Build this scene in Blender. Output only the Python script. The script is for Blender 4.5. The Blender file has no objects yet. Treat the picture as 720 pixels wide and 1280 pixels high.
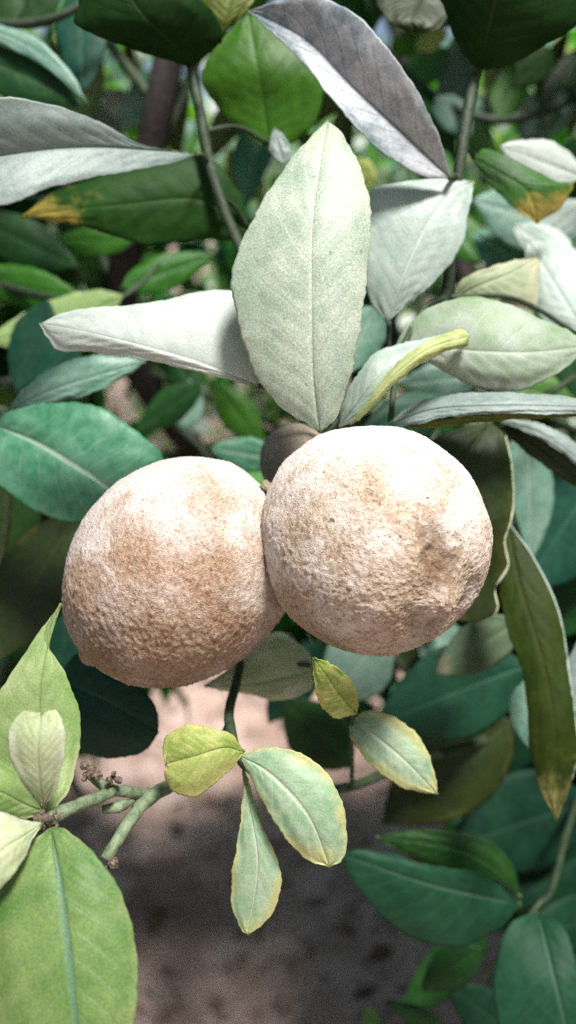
import bpy, math, random
import numpy as np
from mathutils import Vector, Matrix, noise

random.seed(7)
RNG = np.random.default_rng(11)
scene = bpy.context.scene
col = scene.collection

# ------------------------------------------------------------------ camera
CAM_H, PITCH = 1.25, math.radians(20)
FPX, CX, CY = 1005.0, 360.0, 640.0          # photo pixels (720 x 1280)
cam_d = bpy.data.cameras.new('camera')
cam = bpy.data.objects.new('camera', cam_d)
col.objects.link(cam)
cam.location = (0, 0, CAM_H)
cam.rotation_euler = (math.pi / 2 - PITCH, 0, 0)
cam_d.sensor_fit = 'VERTICAL'
cam_d.sensor_height = 36
cam_d.lens = 36 * FPX / 1280
cam_d.clip_start = 0.01
cam_d.clip_end = 500
cam_d.dof.use_dof = True
cam_d.dof.focus_distance = 0.24
cam_d.dof.aperture_fstop = 7.0
scene.camera = cam

# ------------------------------------------------------------------ light
SUN_EL, SUN_AZ = math.radians(67), math.radians(142)     # azimuth clockwise from +Y
world = bpy.data.worlds.new('World')
scene.world = world
world.use_nodes = True
wn = world.node_tree
wn.nodes.clear()
wo = wn.nodes.new('ShaderNodeOutputWorld')
wb = wn.nodes.new('ShaderNodeBackground')
ws = wn.nodes.new('ShaderNodeTexSky')
ws.sky_type = 'NISHITA'
ws.sun_disc = False
ws.sun_elevation = SUN_EL
ws.sun_rotation = SUN_AZ
ws.dust_density = 3.0
ws.air_density = 1.0
ws.ozone_density = 1.0
wb.inputs['Strength'].default_value = 0.05
wn.links.new(ws.outputs[0], wb.inputs[0])
wn.links.new(wb.outputs[0], wo.inputs[0])
sun_d = bpy.data.lights.new('sun', 'SUN')
sun_d.energy = 3.6
sun_d.angle = math.radians(12)
sun_d.color = (1.0, 0.965, 0.92)
sun = bpy.data.objects.new('sun', sun_d)
col.objects.link(sun)
sdir = Vector((math.cos(SUN_EL) * math.sin(SUN_AZ), math.cos(SUN_EL) * math.cos(SUN_AZ), math.sin(SUN_EL)))
sun.rotation_euler = sdir.to_track_quat('Z', 'Y').to_euler()
sun.location = (0, 0, 6)

vs = scene.view_settings
vs.view_transform = 'Standard'
vs.look = 'None'
vs.exposure = 1.36
vs.gamma = 1.0
vs.use_curve_mapping = False
scene.render.engine = 'CYCLES'
scene.cycles.use_denoising = False
scene.cycles.max_bounces = 6
scene.cycles.diffuse_bounces = 3
scene.cycles.transparent_max_bounces = 8

# ------------------------------------------------------------------ geometry helpers
RIGHT = np.array([1.0, 0, 0])
FWD = np.array([0, math.cos(PITCH), -math.sin(PITCH)])
UP = np.array([0, math.sin(PITCH), math.cos(PITCH)])
CAMP = np.array([0, 0, CAM_H])


def unproj(px, py, d):
    return CAMP + d * (FWD + (px - CX) / FPX * RIGHT + (CY - py) / FPX * UP)


def proj(p):
    q = np.asarray(p, float) - CAMP
    d = q @ FWD
    if d < 0.02:
        return None
    return CX + FPX * (q @ RIGHT) / d, CY - FPX * (q @ UP) / d, d


def spline(pts, n, by_len=True):
    """Catmull-Rom through pts, n+1 samples spaced by arc length."""
    P = np.asarray(pts, float)
    if len(P) == 2:
        t = np.linspace(0, 1, n + 1)[:, None]
        return P[0] * (1 - t) + P[1] * t
    Q = np.vstack([2 * P[0] - P[1], P, 2 * P[-1] - P[-2]])
    out = []
    for i in range(1, len(Q) - 2):
        for t in np.linspace(0, 1, 24, endpoint=False):
            a, b, c, e = Q[i - 1], Q[i], Q[i + 1], Q[i + 2]
            out.append(.5 * (2 * b + (c - a) * t + (2 * a - 5 * b + 4 * c - e) * t * t + (3 * b - a - 3 * c + e) * t ** 3))
    out.append(P[-1])
    out = np.array(out)
    dl = np.linalg.norm(np.diff(out, axis=0)[:, :2], axis=1)
    s = np.concatenate([[0], np.cumsum(dl)])
    s /= s[-1]
    t = np.linspace(0, 1, n + 1)
    return np.stack([np.interp(t, s, out[:, k]) for k in range(out.shape[1])], 1)


def link(o, parent=None):
    col.objects.link(o)
    if parent is not None:
        o.parent = parent
        bpy.context.view_layer.update() if False else None
    return o


def mesh_obj(name, verts, faces, mats, parent=None, smooth=True, uvs=None, midx=None):
    me = bpy.data.meshes.new(name)
    me.from_pydata([tuple(v) for v in verts], [], faces)
    for m in mats:
        me.materials.append(m)
    if smooth:
        me.polygons.foreach_set('use_smooth', [True] * len(me.polygons))
    if midx is not None:
        me.polygons.foreach_set('material_index', midx)
    if uvs is not None:
        ul = me.uv_layers.new(name='UVMap')
        vi = np.empty(len(me.loops), int)
        me.loops.foreach_get('vertex_index', vi)
        ul.data.foreach_set('uv', np.asarray(uvs, float)[vi].ravel())
    me.update()
    o = bpy.data.objects.new(name, me)
    return link(o, parent)


def tube_geo(pts, radii, n=8, seg=None, cap=True, wob=0.0):
    P = np.asarray(pts, float)
    if seg:
        R = np.interp(np.linspace(0, 1, seg + 1), np.linspace(0, 1, len(radii)), radii)
        P = spline3(P, seg)
    else:
        R = np.asarray(radii, float)
    T = np.gradient(P, axis=0)
    T /= np.linalg.norm(T, axis=1)[:, None] + 1e-12
    ref = np.array([.31, .87, .21]) if abs(T[0] @ np.array([.31, .87, .21])) < .8 else np.array([1., 0, 0])
    V, F = [], []
    for i in range(len(P)):
        a = np.cross(T[i], ref)
        a /= np.linalg.norm(a)
        b = np.cross(T[i], a)
        ref = np.cross(a, T[i])
        for k in range(n):
            th = 2 * math.pi * k / n
            r = R[i] * (1 + wob * math.sin(7.3 * i + 2.1 * k) * .5 + wob * math.sin(2.7 * i * k) * .5)
            V.append(P[i] + r * (math.cos(th) * a + math.sin(th) * b))
    for i in range(len(P) - 1):
        for k in range(n):
            F.append((i * n + k, i * n + (k + 1) % n, (i + 1) * n + (k + 1) % n, (i + 1) * n + k))
    if cap:
        F.append(tuple(range(n - 1, -1, -1)))
        F.append(tuple((len(P) - 1) * n + k for k in range(n)))
    return V, F


def spline3(P, n):
    if len(P) == 2:
        t = np.linspace(0, 1, n + 1)[:, None]
        return P[0] * (1 - t) + P[1] * t
    Q = np.vstack([2 * P[0] - P[1], P, 2 * P[-1] - P[-2]])
    out = []
    for i in range(1, len(Q) - 2):
        for t in np.linspace(0, 1, 16, endpoint=False):
            a, b, c, e = Q[i - 1], Q[i], Q[i + 1], Q[i + 2]
            out.append(.5 * (2 * b + (c - a) * t + (2 * a - 5 * b + 4 * c - e) * t * t + (3 * b - a - 3 * c + e) * t ** 3))
    out.append(P[-1])
    out = np.array(out)
    s = np.concatenate([[0], np.cumsum(np.linalg.norm(np.diff(out, axis=0), axis=1))])
    t = np.linspace(0, s[-1], n + 1)
    return np.stack([np.interp(t, s, out[:, k]) for k in range(3)], 1)


def merge(geos):
    V, F = [], []
    for v, f in geos:
        o = len(V)
        V.extend(v)
        F.extend(tuple(i + o for i in q) for q in f)
    return V, F


# ------------------------------------------------------------------ materials
class NT:
    def __init__(s, name):
        s.m = bpy.data.materials.new(name)
        s.m.use_nodes = True
        s.t = s.m.node_tree
        s.t.nodes.clear()
        s.out = s.t.nodes.new('ShaderNodeOutputMaterial')

    def n(s, typ, **kw):
        x = s.t.nodes.new('ShaderNode' + typ)
        for k, v in kw.items():
            setattr(x, k, v)
        return x

    def put(s, sock, v):
        if isinstance(v, bpy.types.NodeSocket):
            s.t.links.new(v, sock)
        elif v is not None:
            if isinstance(v, (tuple, list)) and len(v) == 3 and sock.type == 'RGBA':
                v = (*v, 1)
            sock.default_value = v

    def math(s, op, a, b=None, c=None, clamp=False):
        x = s.n('Math', operation=op, use_clamp=clamp)
        for i, v in enumerate((a, b, c)):
            s.put(x.inputs[i], v)
        return x.outputs[0]

    def noise(s, vec, scale, detail=3, rough=.55, dist=0):
        x = s.n('TexNoise')
        s.put(x.inputs['Vector'], vec)
        x.inputs['Scale'].default_value = scale
        x.inputs['Detail'].default_value = detail
        x.inputs['Roughness'].default_value = rough
        x.inputs['Distortion'].default_value = dist
        return x.outputs[0]

    def smooth(s, v, lo, hi, a=0.0, b=1.0):
        x = s.n('MapRange', interpolation_type='SMOOTHSTEP')
        for i, k in enumerate((v, lo, hi, a, b)):
            s.put(x.inputs[i], k)
        return x.outputs[0]

    def mix(s, f, a, b, mode='MIX'):
        x = s.n('Mix', data_type='RGBA', blend_type=mode)
        s.put(x.inputs[0], f)
        s.put(x.inputs[6], a)
        s.put(x.inputs[7], b)
        return x.outputs[2]

    def bump(s, h, strength=.5, dist=.001, normal=None):
        x = s.n('Bump')
        x.inputs['Strength'].default_value = strength
        x.inputs['Distance'].default_value = dist
        s.put(x.inputs['Height'], h)
        if normal is not None:
            s.put(x.inputs['Normal'], normal)
        return x.outputs[0]

    def bsdf(s, color, rough=.5, spec=.5, normal=None, **kw):
        x = s.n('BsdfPrincipled')
        s.put(x.inputs['Base Color'], color)
        s.put(x.inputs['Roughness'], rough)
        s.put(x.inputs['Specular IOR Level'], spec)
        if normal is not None:
            s.put(x.inputs['Normal'], normal)
        for k, v in kw.items():
            s.put(x.inputs[k], v)
        return x.outputs[0]


def leaf_mat(name, c1, c2, vein, edge=None, edge_amt=0.0, edge_lo=.45, rough=.45, trans=.35, tcol=None,
             mid_w=.035, vein_amt=.35, spec=.32, tip=False, rand=.0, spots=0.0, speck=.22, scale=55.0, sheen=0.0):
    t = NT(name)
    uv = t.n('UVMap').outputs[0]
    sep = t.n('SeparateXYZ')
    t.put(sep.inputs[0], uv)
    u, v = sep.outputs[0], sep.outputs[1]
    av = t.math('ABSOLUTE', t.math('MULTIPLY_ADD', v, 2.0, -1.0))
    tc = t.n('TexCoord').outputs['Object']
    oi = t.n('ObjectInfo').outputs['Random']
    if rand:
        cb = t.n('VectorMath', operation='ADD')
        t.put(cb.inputs[0], tc)
        t.put(cb.inputs[1], t.math('MULTIPLY', oi, 37.0))
        tc = cb.outputs[0]
    n1 = t.noise(tc, scale, 4, .6)
    n2 = t.noise(tc, scale * 4, 3, .6)
    fine = t.noise(tc, 1900, 3, .75)
    fac = t.smooth(t.math('MULTIPLY_ADD', n2, .3, t.math('MULTIPLY', n1, .8)), .35, .75)
    base = t.mix(fac, c1, c2)
    # lateral veins: chevrons leaving the midrib, bent by noise
    s = t.math('ADD', t.math('MULTIPLY', u, 10.0), t.math('MULTIPLY', av, -2.3))
    s = t.math('ADD', s, t.math('MULTIPLY', n1, 1.1))
    fr = t.math('ABSOLUTE', t.math('MULTIPLY_ADD', t.math('FRACT', s), 2.0, -1.0))
    lat = t.smooth(fr, .80, .99)
    lat = t.math('MULTIPLY', lat, t.smooth(av, 1.0, .35, 0, .7))
    w = t.math('MULTIPLY', t.math('SUBTRACT', 1.25, u), mid_w)
    midm = t.math('SUBTRACT', 1.0, t.smooth(av, t.math('MULTIPLY', w, .45), t.math('MULTIPLY', w, 1.5)))
    vm = t.math('MAXIMUM', midm, t.math('MULTIPLY', lat, vein_amt))
    if edge is not None and edge_amt:
        e = t.smooth(u, .45, 1.0) if tip else t.math('MAXIMUM', av, t.smooth(u, .55, 1.0))
        e = t.math('ADD', e, t.math('MULTIPLY_ADD', n1, 1.7, -.85))
        e = t.math('SUBTRACT', e, t.math('MULTIPLY', lat, .22))
        em = t.math('MULTIPLY', t.smooth(e, edge_lo, edge_lo + .45), edge_amt)
        base = t.mix(em, base, edge)
    base = t.mix(t.math('MULTIPLY', vm, .8), base, vein)
    if spots:
        sp = t.noise(tc, 420, 2, .5)
        base = t.mix(t.math('MULTIPLY', t.smooth(sp, .70, .76), spots), base, (.07, .05, .03))
    base = t.mix(t.smooth(fine, .35, .7, speck, 0), base, (0, 0, 0))
    if rand:
        hsv = t.n('HueSaturation')
        t.put(hsv.inputs['Hue'], t.math('MULTIPLY_ADD', oi, .05 * rand * 4, .5 - .025 * rand * 4))
        t.put(hsv.inputs['Value'], t.math('MULTIPLY_ADD', t.math('FRACT', t.math('MULTIPLY', oi, 13.7)), 2 * rand, 1 - rand))
        t.put(hsv.inputs['Color'], base)
        base = hsv.outputs[0]
    h = t.math('ADD', t.math('MULTIPLY', vm, -.5), t.math('ADD', t.math('MULTIPLY', fine, .25), t.math('MULTIPLY', n2, .7)))
    nb = t.bump(h, .55, .0006)
    r = t.math('MULTIPLY_ADD', n2, .25, rough - .12)
    p = t.bsdf(base, r, spec, nb, **({'Sheen Weight': sheen, 'Sheen Roughness': .5} if sheen else {}))
    tr = t.n('BsdfTranslucent')
    tb = t.mix(1.0, base, tcol or (.95, 1.0, .45), 'MULTIPLY')
    hs = t.n('HueSaturation')
    hs.inputs['Saturation'].default_value = 1.25
    hs.inputs['Value'].default_value = 1.9
    t.put(hs.inputs['Color'], tb)
    t.put(tr.inputs[0], hs.outputs[0])
    mx = t.n('MixShader')
    mx.inputs[0].default_value = trans
    t.t.links.new(p, mx.inputs[1])
    t.t.links.new(tr.outputs[0], mx.inputs[2])
    t.t.links.new(mx.outputs[0], t.out.inputs[0])
    return t.m


M = {}
M['pale'] = leaf_mat('leaf_pale', (.37, .48, .36), (.60, .66, .56), (.66, .70, .60), edge=(.58, .60, .42), edge_amt=.5,
                     edge_lo=.75, rough=.50, trans=.25, spots=.5, speck=.45, scale=26)
M['white'] = leaf_mat('leaf_whitish', (.40, .46, .42), (.52, .57, .53), (.56, .61, .56), rough=.45, trans=.25, speck=.25, vein_amt=.2)
M['greypale'] = leaf_mat('leaf_grey_pale', (.36, .46, .41), (.50, .58, .53), (.60, .67, .58), rough=.45, trans=.25, speck=.3)
M['greymott'] = leaf_mat('leaf_mottled', (.25, .36, .20), (.50, .56, .50), (.56, .61, .54), rough=.45, trans=.3, speck=.3, scale=22)
M['yelmott'] = leaf_mat('leaf_yellow_mottled', (.26, .34, .17), (.46, .50, .34), (.46, .5, .36), edge=(.5, .5, .34), edge_amt=.8, edge_lo=.5, rough=.5, trans=.3, scale=30)
M['grey'] = leaf_mat('leaf_grey', (.185, .25, .23), (.28, .345, .32), (.11, .165, .15), rough=.42, trans=.2, speck=.35, vein_amt=.25)
M['greystreak'] = leaf_mat('leaf_grey_streaked', (.14, .21, .22), (.54, .55, .58), (.15, .21, .22), rough=.4, trans=.15, speck=.4, vein_amt=.8, scale=45)
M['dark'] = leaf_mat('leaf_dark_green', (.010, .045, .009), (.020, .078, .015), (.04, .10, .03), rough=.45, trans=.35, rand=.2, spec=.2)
M['darkolive'] = leaf_mat('leaf_dark_olive', (.022, .040, .008), (.036, .058, .011), (.05, .075, .02), edge=(.20, .17, .04), edge_amt=.35, edge_lo=.8, rough=.45, trans=.4, speck=.3)
M['olive'] = leaf_mat('leaf_olive_yellow', (.10, .14, .02), (.16, .20, .03), (.16, .20, .06), edge=(.36, .27, .04), edge_amt=.7, edge_lo=.85, rough=.45, trans=.45)
M['vivid'] = leaf_mat('leaf_vivid_green', (.045, .17, .015), (.07, .25, .02), (.05, .17, .02), rough=.4, trans=.6, rand=.15)
M['green'] = leaf_mat('leaf_green', (.030, .13, .022), (.06, .22, .035), (.11, .25, .08), rough=.42, trans=.4, rand=.25)
M['teal'] = leaf_mat('leaf_blue_green', (.04, .20, .105), (.13, .33, .21), (.40, .50, .41), rough=.36, trans=.3, mid_w=.05, speck=.3, rand=.05)
M['tealpale'] = leaf_mat('leaf_pale_blue_green', (.12, .27, .20), (.24, .38, .31), (.40, .48, .40), rough=.36, trans=.3, speck=.3, rand=.1)
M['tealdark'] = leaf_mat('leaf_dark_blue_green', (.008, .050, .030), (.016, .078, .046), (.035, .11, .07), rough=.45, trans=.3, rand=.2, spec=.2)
M['lime'] = leaf_mat('leaf_yellow_green', (.20, .34, .09), (.40, .49, .23), (.24, .35, .14), edge=(.50, .54, .30), edge_amt=.6, edge_lo=.7, rough=.5, trans=.4, speck=.3, scale=28)
M['limebig'] = leaf_mat('leaf_green_yellowing', (.09, .21, .045), (.23, .33, .11), (.14, .26, .17), edge=(.40, .44, .21), edge_amt=.7, edge_lo=.75, rough=.5, trans=.35, mid_w=.06, vein_amt=.45, speck=.4, scale=26)
M['limewhite'] = leaf_mat('leaf_pale_yellow_green', (.44, .50, .29), (.60, .64, .45), (.42, .48, .26), edge=(.62, .65, .52), edge_amt=.8, edge_lo=.55, rough=.5, trans=.35, speck=.25)
M['small'] = leaf_mat('leaf_small_chlorotic', (.28, .44, .26), (.48, .58, .45), (.62, .68, .58), edge=(.59, .57, .25), edge_amt=.85, edge_lo=.58, rough=.45, trans=.4, mid_w=.07, speck=.25, scale=60)
M['yellow'] = leaf_mat('leaf_small_yellow', (.30, .41, .09), (.54, .56, .20), (.42, .48, .18), edge=(.60, .56, .22), edge_amt=.6, edge_lo=.6, rough=.5, trans=.45, speck=.3, scale=80)
M['brownyellow'] = leaf_mat('leaf_green_yellow_edge', (.03, .12, .015), (.05, .17, .02), (.06, .15, .03), edge=(.46, .36, .09), edge_amt=.95, edge_lo=.30, tip=True, rough=.45, trans=.4, scale=45)
M['under'] = leaf_mat('leaf_underside', (.14, .22, .08), (.20, .27, .10), (.26, .32, .14), rough=.6, trans=.4, rand=.1)
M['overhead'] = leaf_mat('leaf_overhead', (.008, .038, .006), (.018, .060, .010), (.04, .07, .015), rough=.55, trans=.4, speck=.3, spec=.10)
M['darktip'] = leaf_mat('leaf_dark_yellow_tip', (.012, .052, .008), (.024, .080, .012), (.035, .085, .016), edge=(.36, .28, .06), edge_amt=.9, edge_lo=.55, tip=True, rough=.5, trans=.35, spec=.12)
M['olivetip'] = leaf_mat('leaf_olive_pale_tip', (.022, .040, .005), (.038, .062, .008), (.05, .065, .015), edge=(.30, .27, .10), edge_amt=.9, edge_lo=.72, tip=True, rough=.5, trans=.35, speck=.3, spec=.12)
M['tealshade'] = leaf_mat('leaf_blue_green_shaded', (.007, .046, .020), (.014, .070, .034), (.06, .12, .08), rough=.55, trans=.25, mid_w=.05, speck=.3, spec=.16)  # blue-green copy darkened to put the lower-right shade into its colour
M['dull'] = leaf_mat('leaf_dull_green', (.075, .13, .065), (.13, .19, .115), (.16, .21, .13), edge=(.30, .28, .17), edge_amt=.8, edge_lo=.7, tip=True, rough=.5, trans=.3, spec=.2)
M['greenshade'] = leaf_mat('leaf_green_shaded', (.004, .024, .012), (.009, .042, .022), (.02, .06, .03), rough=.55, trans=.25, spec=.12, rand=.15)  # near-black green, painting the deep shade of the lower-right corner
M['rim'] = leaf_mat('leaf_curled_rim', (.33, .39, .13), (.50, .54, .27), (.46, .5, .25), edge=(.6, .62, .42), edge_amt=.7, edge_lo=.7, rough=.5, trans=.3)


def bark_mat(name, c1, c2, scale=120, rough=.8, bump=.6):
    t = NT(name)
    tc = t.n('TexCoord').outputs['Object']
    a = t.noise(tc, scale, 5, .65, .6)
    b = t.noise(tc, scale * 6, 3, .6)
    base = t.mix(t.smooth(t.math('MULTIPLY_ADD', b, .3, t.math('MULTIPLY', a, .75)), .35, .7), c1, c2)
    p = t.bsdf(base, rough, .3, t.bump(t.math('ADD', a, t.math('MULTIPLY', b, .4)), bump, .002))
    t.t.links.new(p, t.out.inputs[0])
    return t.m


M['bark'] = bark_mat('bark', (.014, .011, .010), (.042, .034, .032), 60)
M['twig'] = bark_mat('green_twig', (.06, .10, .045), (.12, .18, .08), 160, .55, .4)
M['twigdark'] = bark_mat('dark_twig', (.016, .030, .014), (.040, .060, .032), 160, .6, .4)
M['twigpale'] = bark_mat('pale_green_twig', (.065, .10, .050), (.165, .205, .125), 260, .55, .4)
M['bud'] = bark_mat('dry_bud', (.025, .013, .010), (.26, .20, .155), 900, .85, .8)
M['calyx'] = bark_mat('dry_calyx', (.16, .14, .09), (.28, .24, .17), 500, .8, .6)


def lemon_mat(name, pale, tan, red, green):
    t = NT(name)
    tc = t.n('TexCoord').outputs['Object']
    big = t.noise(tc, 42, 4, .6)
    med = t.noise(tc, 260, 5, .68, .3)
    fine = t.noise(tc, 1150, 3, .75)
    grit = t.noise(tc, 2300, 2, .7)
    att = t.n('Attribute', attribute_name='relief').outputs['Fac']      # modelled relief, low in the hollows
    zone = t.n('Attribute', attribute_name='zone').outputs['Fac']       # wrinkled russet skin; also paints pale lit tops, warm bounce below
    base = t.mix(t.math('MULTIPLY', t.smooth(t.math('MULTIPLY_ADD', zone, .65, t.math('MULTIPLY', big, .45)), .22, .85), .95), pale, tan)
    base = t.mix(t.math('MULTIPLY', t.smooth(t.noise(tc, 30, 3, .6), .52, .72), t.math('MULTIPLY_ADD', zone, .4, .08)), base, green)
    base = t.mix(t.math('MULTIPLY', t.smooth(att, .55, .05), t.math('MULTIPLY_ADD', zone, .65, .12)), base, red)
    base = t.mix(t.math('MULTIPLY', t.smooth(med, .50, .68), t.math('MULTIPLY_ADD', zone, .38, .10)), base, red)
    base = t.mix(t.math('MULTIPLY', t.smooth(fine, .52, .66), t.math('MULTIPLY_ADD', zone, .45, .40)), base, (.13, .09, .06))
    base = t.mix(t.math('MULTIPLY', t.smooth(fine, .44, .30), .45), base, (.74, .66, .58))
    crease = t.n('Attribute', attribute_name='crease_tone').outputs['Fac']  # furrow shade painted darker, with olive staining round the tip
    base = t.mix(t.math('MULTIPLY', crease, t.smooth(med, .35, .6, .25, .85)), base, (.15, .095, .055))
    sp = t.noise(tc, 480, 1, .5)
    base = t.mix(t.math('MULTIPLY', t.smooth(sp, .755, .79), .8), base, (.05, .04, .035))
    h = t.math('ADD', t.math('MULTIPLY', med, -1.0), t.math('ADD', t.math('MULTIPLY', fine, -.6), t.math('MULTIPLY', grit, -.3)))
    nb = t.bump(h, .75, .0010)
    p = t.bsdf(base, t.math('MULTIPLY_ADD', fine, .2, .52), .28, nb)
    t.t.links.new(p, t.out.inputs[0])
    return t.m


M['lemonR'] = lemon_mat('lemon_skin', (.66, .605, .55), (.39, .29, .195), (.20, .11, .06), (.28, .265, .15))
M['lemonL'] = lemon_mat('lemon_skin_brown', (.55, .49, .45), (.32, .215, .135), (.22, .10, .05), (.25, .22, .135))
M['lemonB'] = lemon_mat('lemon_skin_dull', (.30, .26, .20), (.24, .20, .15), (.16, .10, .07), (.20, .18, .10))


def ground_mat():
    t = NT('dry_soil')
    tc = t.n('TexCoord').outputs['Object']
    a = t.noise(tc, 1.7, 3, .55, .5)
    b = t.noise(tc, 11, 5, .65)
    c = t.noise(tc, 70, 5, .7)
    d = t.noise(tc, 420, 3, .7)
    base = t.mix(t.smooth(b, .35, .7), (.36, .25, .205), (.56, .425, .375))
    base = t.mix(t.math('MULTIPLY', t.smooth(a, .50, .62), .75), base, (.15, .105, .085))
    base = t.mix(t.math('MULTIPLY', t.smooth(t.noise(tc, 23, 5, .7, .8), .54, .62), .8), base, (.10, .065, .05))
    base = t.mix(t.math('MULTIPLY', t.smooth(d, .5, .7), .4), base, (.22, .16, .13))
    h = t.math('ADD', t.math('MULTIPLY', b, 1.2), t.math('ADD', t.math('MULTIPLY', c, .6), t.math('MULTIPLY', d, .15)))
    p = t.bsdf(base, .95, .15, t.bump(h, .8, .02))
    t.t.links.new(p, t.out.inputs[0])
    return t.m


M['soil'] = ground_mat()
M['clod'] = bark_mat('soil_clod', (.10, .07, .055), (.32, .235, .195), 60, .95, .8)
M['litter'] = leaf_mat('dry_fallen_leaf', (.07, .045, .03), (.14, .09, .06), (.16, .11, .08), rough=.7, trans=.1)

# ------------------------------------------------------------------ ground
NG = 150
gx = np.sign(np.linspace(-1, 1, NG)) * np.abs(np.linspace(-1, 1, NG)) ** 3 * 120
gv, gf = [], []
for j in range(NG):
    for i in range(NG):
        x, y = gx[i], gx[j] + 1.3
        r = math.hypot(x, y - 1.3)
        z = .018 * noise.noise((x * 3, y * 3, 0)) + .008 * noise.noise((x * 11, y * 11, 3)) if r < 6 else .05 * noise.noise((x * .5, y * .5, 0))
        gv.append((x, y, z))
for j in range(NG - 1):
    for i in range(NG - 1):
        gf.append((j * NG + i, j * NG + i + 1, (j + 1) * NG + i + 1, (j + 1) * NG + i))
ground = mesh_obj('ground', gv, gf, [M['soil']])
ground['kind'] = 'structure'


def ico(r, rng, sq=.6):
    import bmesh
    bm = bmesh.new()
    bmesh.ops.create_icosphere(bm, subdivisions=1, radius=1)
    V = [np.array(v.co) * r * (1 + .35 * (rng.random() - .5)) * np.array([1, 1, sq]) for v in bm.verts]
    F = [tuple(v.index for v in f.verts) for f in bm.faces]
    bm.free()
    return V, F


geos = []
for k in range(1300):
    x, y = RNG.uniform(-1.1, 1.3), RNG.uniform(.55, 3.6)
    v, f = ico(RNG.uniform(.003, .011) * (1 if RNG.random() < .93 else 2.6), RNG)
    z = .018 * noise.noise((x * 3, y * 3, 0)) + .008 * noise.noise((x * 11, y * 11, 3))
    geos.append(([p + np.array([x, y, z]) for p in v], f))
v, f = merge(geos)
clods = mesh_obj('soil_crumbs', v, f, [M['clod']])
clods['kind'] = 'stuff'
clods['label'] = 'small loose soil crumbs scattered on the dry pinkish ground'
clods['category'] = 'soil'


# ------------------------------------------------------------------ leaves
def grid_leaf(name, P, mats, parent, thick=.00035, flip=None, su=0, end=1):
    """P: (N+1, C, 3) surface grid; builds a closed two-sided blade."""
    n, c = P.shape[0], P.shape[1]
    du = np.gradient(P, axis=0)
    dv = np.gradient(P, axis=1)
    nr = np.cross(dv, du)
    ln = np.linalg.norm(nr, axis=2)
    mean = nr.sum((0, 1))
    mean /= np.linalg.norm(mean) + 1e-12
    nr = np.where(ln[..., None] > 1e-12, nr / (ln[..., None] + 1e-15), mean)
    if flip is not None and mean @ flip < 0:
        nr = -nr
        rev = True
    else:
        rev = False
    top = P.reshape(-1, 3)
    bot = (P - nr * thick).reshape(-1, 3)
    V = np.vstack([top, bot])
    m = n * c
    F, mi = [], []
    for i in range(n - 1):
        for j in range(c - 1):
            a, b, d, e = i * c + j, i * c + j + 1, (i + 1) * c + j + 1, (i + 1) * c + j
            q = (a, b, d, e) if not rev else (e, d, b, a)
            F.append(q)
            mi.append(0)
            F.append(tuple(k + m for k in reversed(q)))
            mi.append(1)
    ring = [(0, j) for j in range(c)] + [(i, c - 1) for i in range(1, n)] + [(n - 1, j) for j in range(c - 2, -1, -1)] + [(i, 0) for i in range(n - 2, 0, -1)]
    for k in range(len(ring)):
        a = ring[k][0] * c + ring[k][1]
        b = ring[(k + 1) % len(ring)]
        b = b[0] * c + b[1]
        F.append((b, a, a + m, b + m) if not rev else (a, b, b + m, a + m))
        mi.append(0)
    uu, vv = np.meshgrid(np.linspace(0, 1, n), np.linspace(0, 1, c), indexing='ij')
    uvs = np.stack([uu.ravel(), vv.ravel()], 1)
    return mesh_obj(name, V, F, mats, parent, True, np.vstack([uvs, uvs]), mi)


def traced_leaf(parent, mid, left, right, mat, under='under', kL=0.1, kR=0.1, bulge=.05, wave=0.0, wf=2.5, label=None,
                N=52, C=22, pillow=.00022, fold=.0, crenate=.8, seed=0, name='leaf', thick=.00035, groove=.0003):
    """mid: (px, py, depth) base to tip; left/right: outline pixels between base and tip."""
    mid = [tuple(map(float, m)) for m in mid]
    m = spline(mid, N)
    b2, t2 = mid[0][:2], mid[-1][:2]
    L = spline([b2] + list(left) + [t2], N)
    R = spline([b2] + list(right) + [t2], N)
    P = np.zeros((N + 1, 2 * C + 1, 3))
    rs = np.random.default_rng(seed + int(abs(mid[0][0]) * 7 + abs(mid[0][1])))
    ph = rs.uniform(0, 6.28, 4)
    for i in range(N + 1):
        u = i / N
        M0 = unproj(*m[i])
        view = CAMP - M0
        view /= np.linalg.norm(view)
        for side, (E, k) in enumerate(((L, kL), (R, kR))):
            kk = k(u) if callable(k) else k
            e = E[i].copy()
            if crenate and 0 < i < N:
                dd = e - m[i, :2]
                e += dd / (np.linalg.norm(dd) + 1e-6) * crenate * (math.sin(i * 1.9 + 2 * math.sin(i * .37) + ph[0]) * .6 + .7 * math.sin(i * .63 + ph[1] + side) + rs.normal(0, .3))
            hw = np.linalg.norm(e - m[i, :2]) * m[i, 2] / FPX
            E0 = unproj(e[0], e[1], m[i, 2] + kk * hw)
            for j in range(C + 1):
                v = j / C
                p = M0 + (E0 - M0) * v
                off = bulge * hw * 4 * (v - v * v)
                off += wave * hw * v * v * math.sin(wf * 6.28 * u + ph[2] + side * 1.7)
                s = u * 10 - v * 2.3 + .4 * math.sin(3 * u + ph[3])
                off += pillow * (abs((s % 1) * 2 - 1) < .86) * min(1, (1 - abs((s % 1) * 2 - 1)) * 3) * (1 - v ** 3) * min(1, v * 6)
                off -= fold * hw * (1 - v) * (v < 1)
                off -= groove * max(0, 1 - v * 14) * (1 - .6 * u)
                off += .0009 * noise.noise((u * 5 + ph[0], v * 3 * (1 if side else -1), ph[1])) * v
                P[i, C + (j if side else -j)] = p + view * off
    o = grid_leaf(name, P, [M[mat], M[under]], parent, thick, flip=CAMP - unproj(*m[N // 2]))
    if label:
        o['label'] = label
    return o


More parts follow.
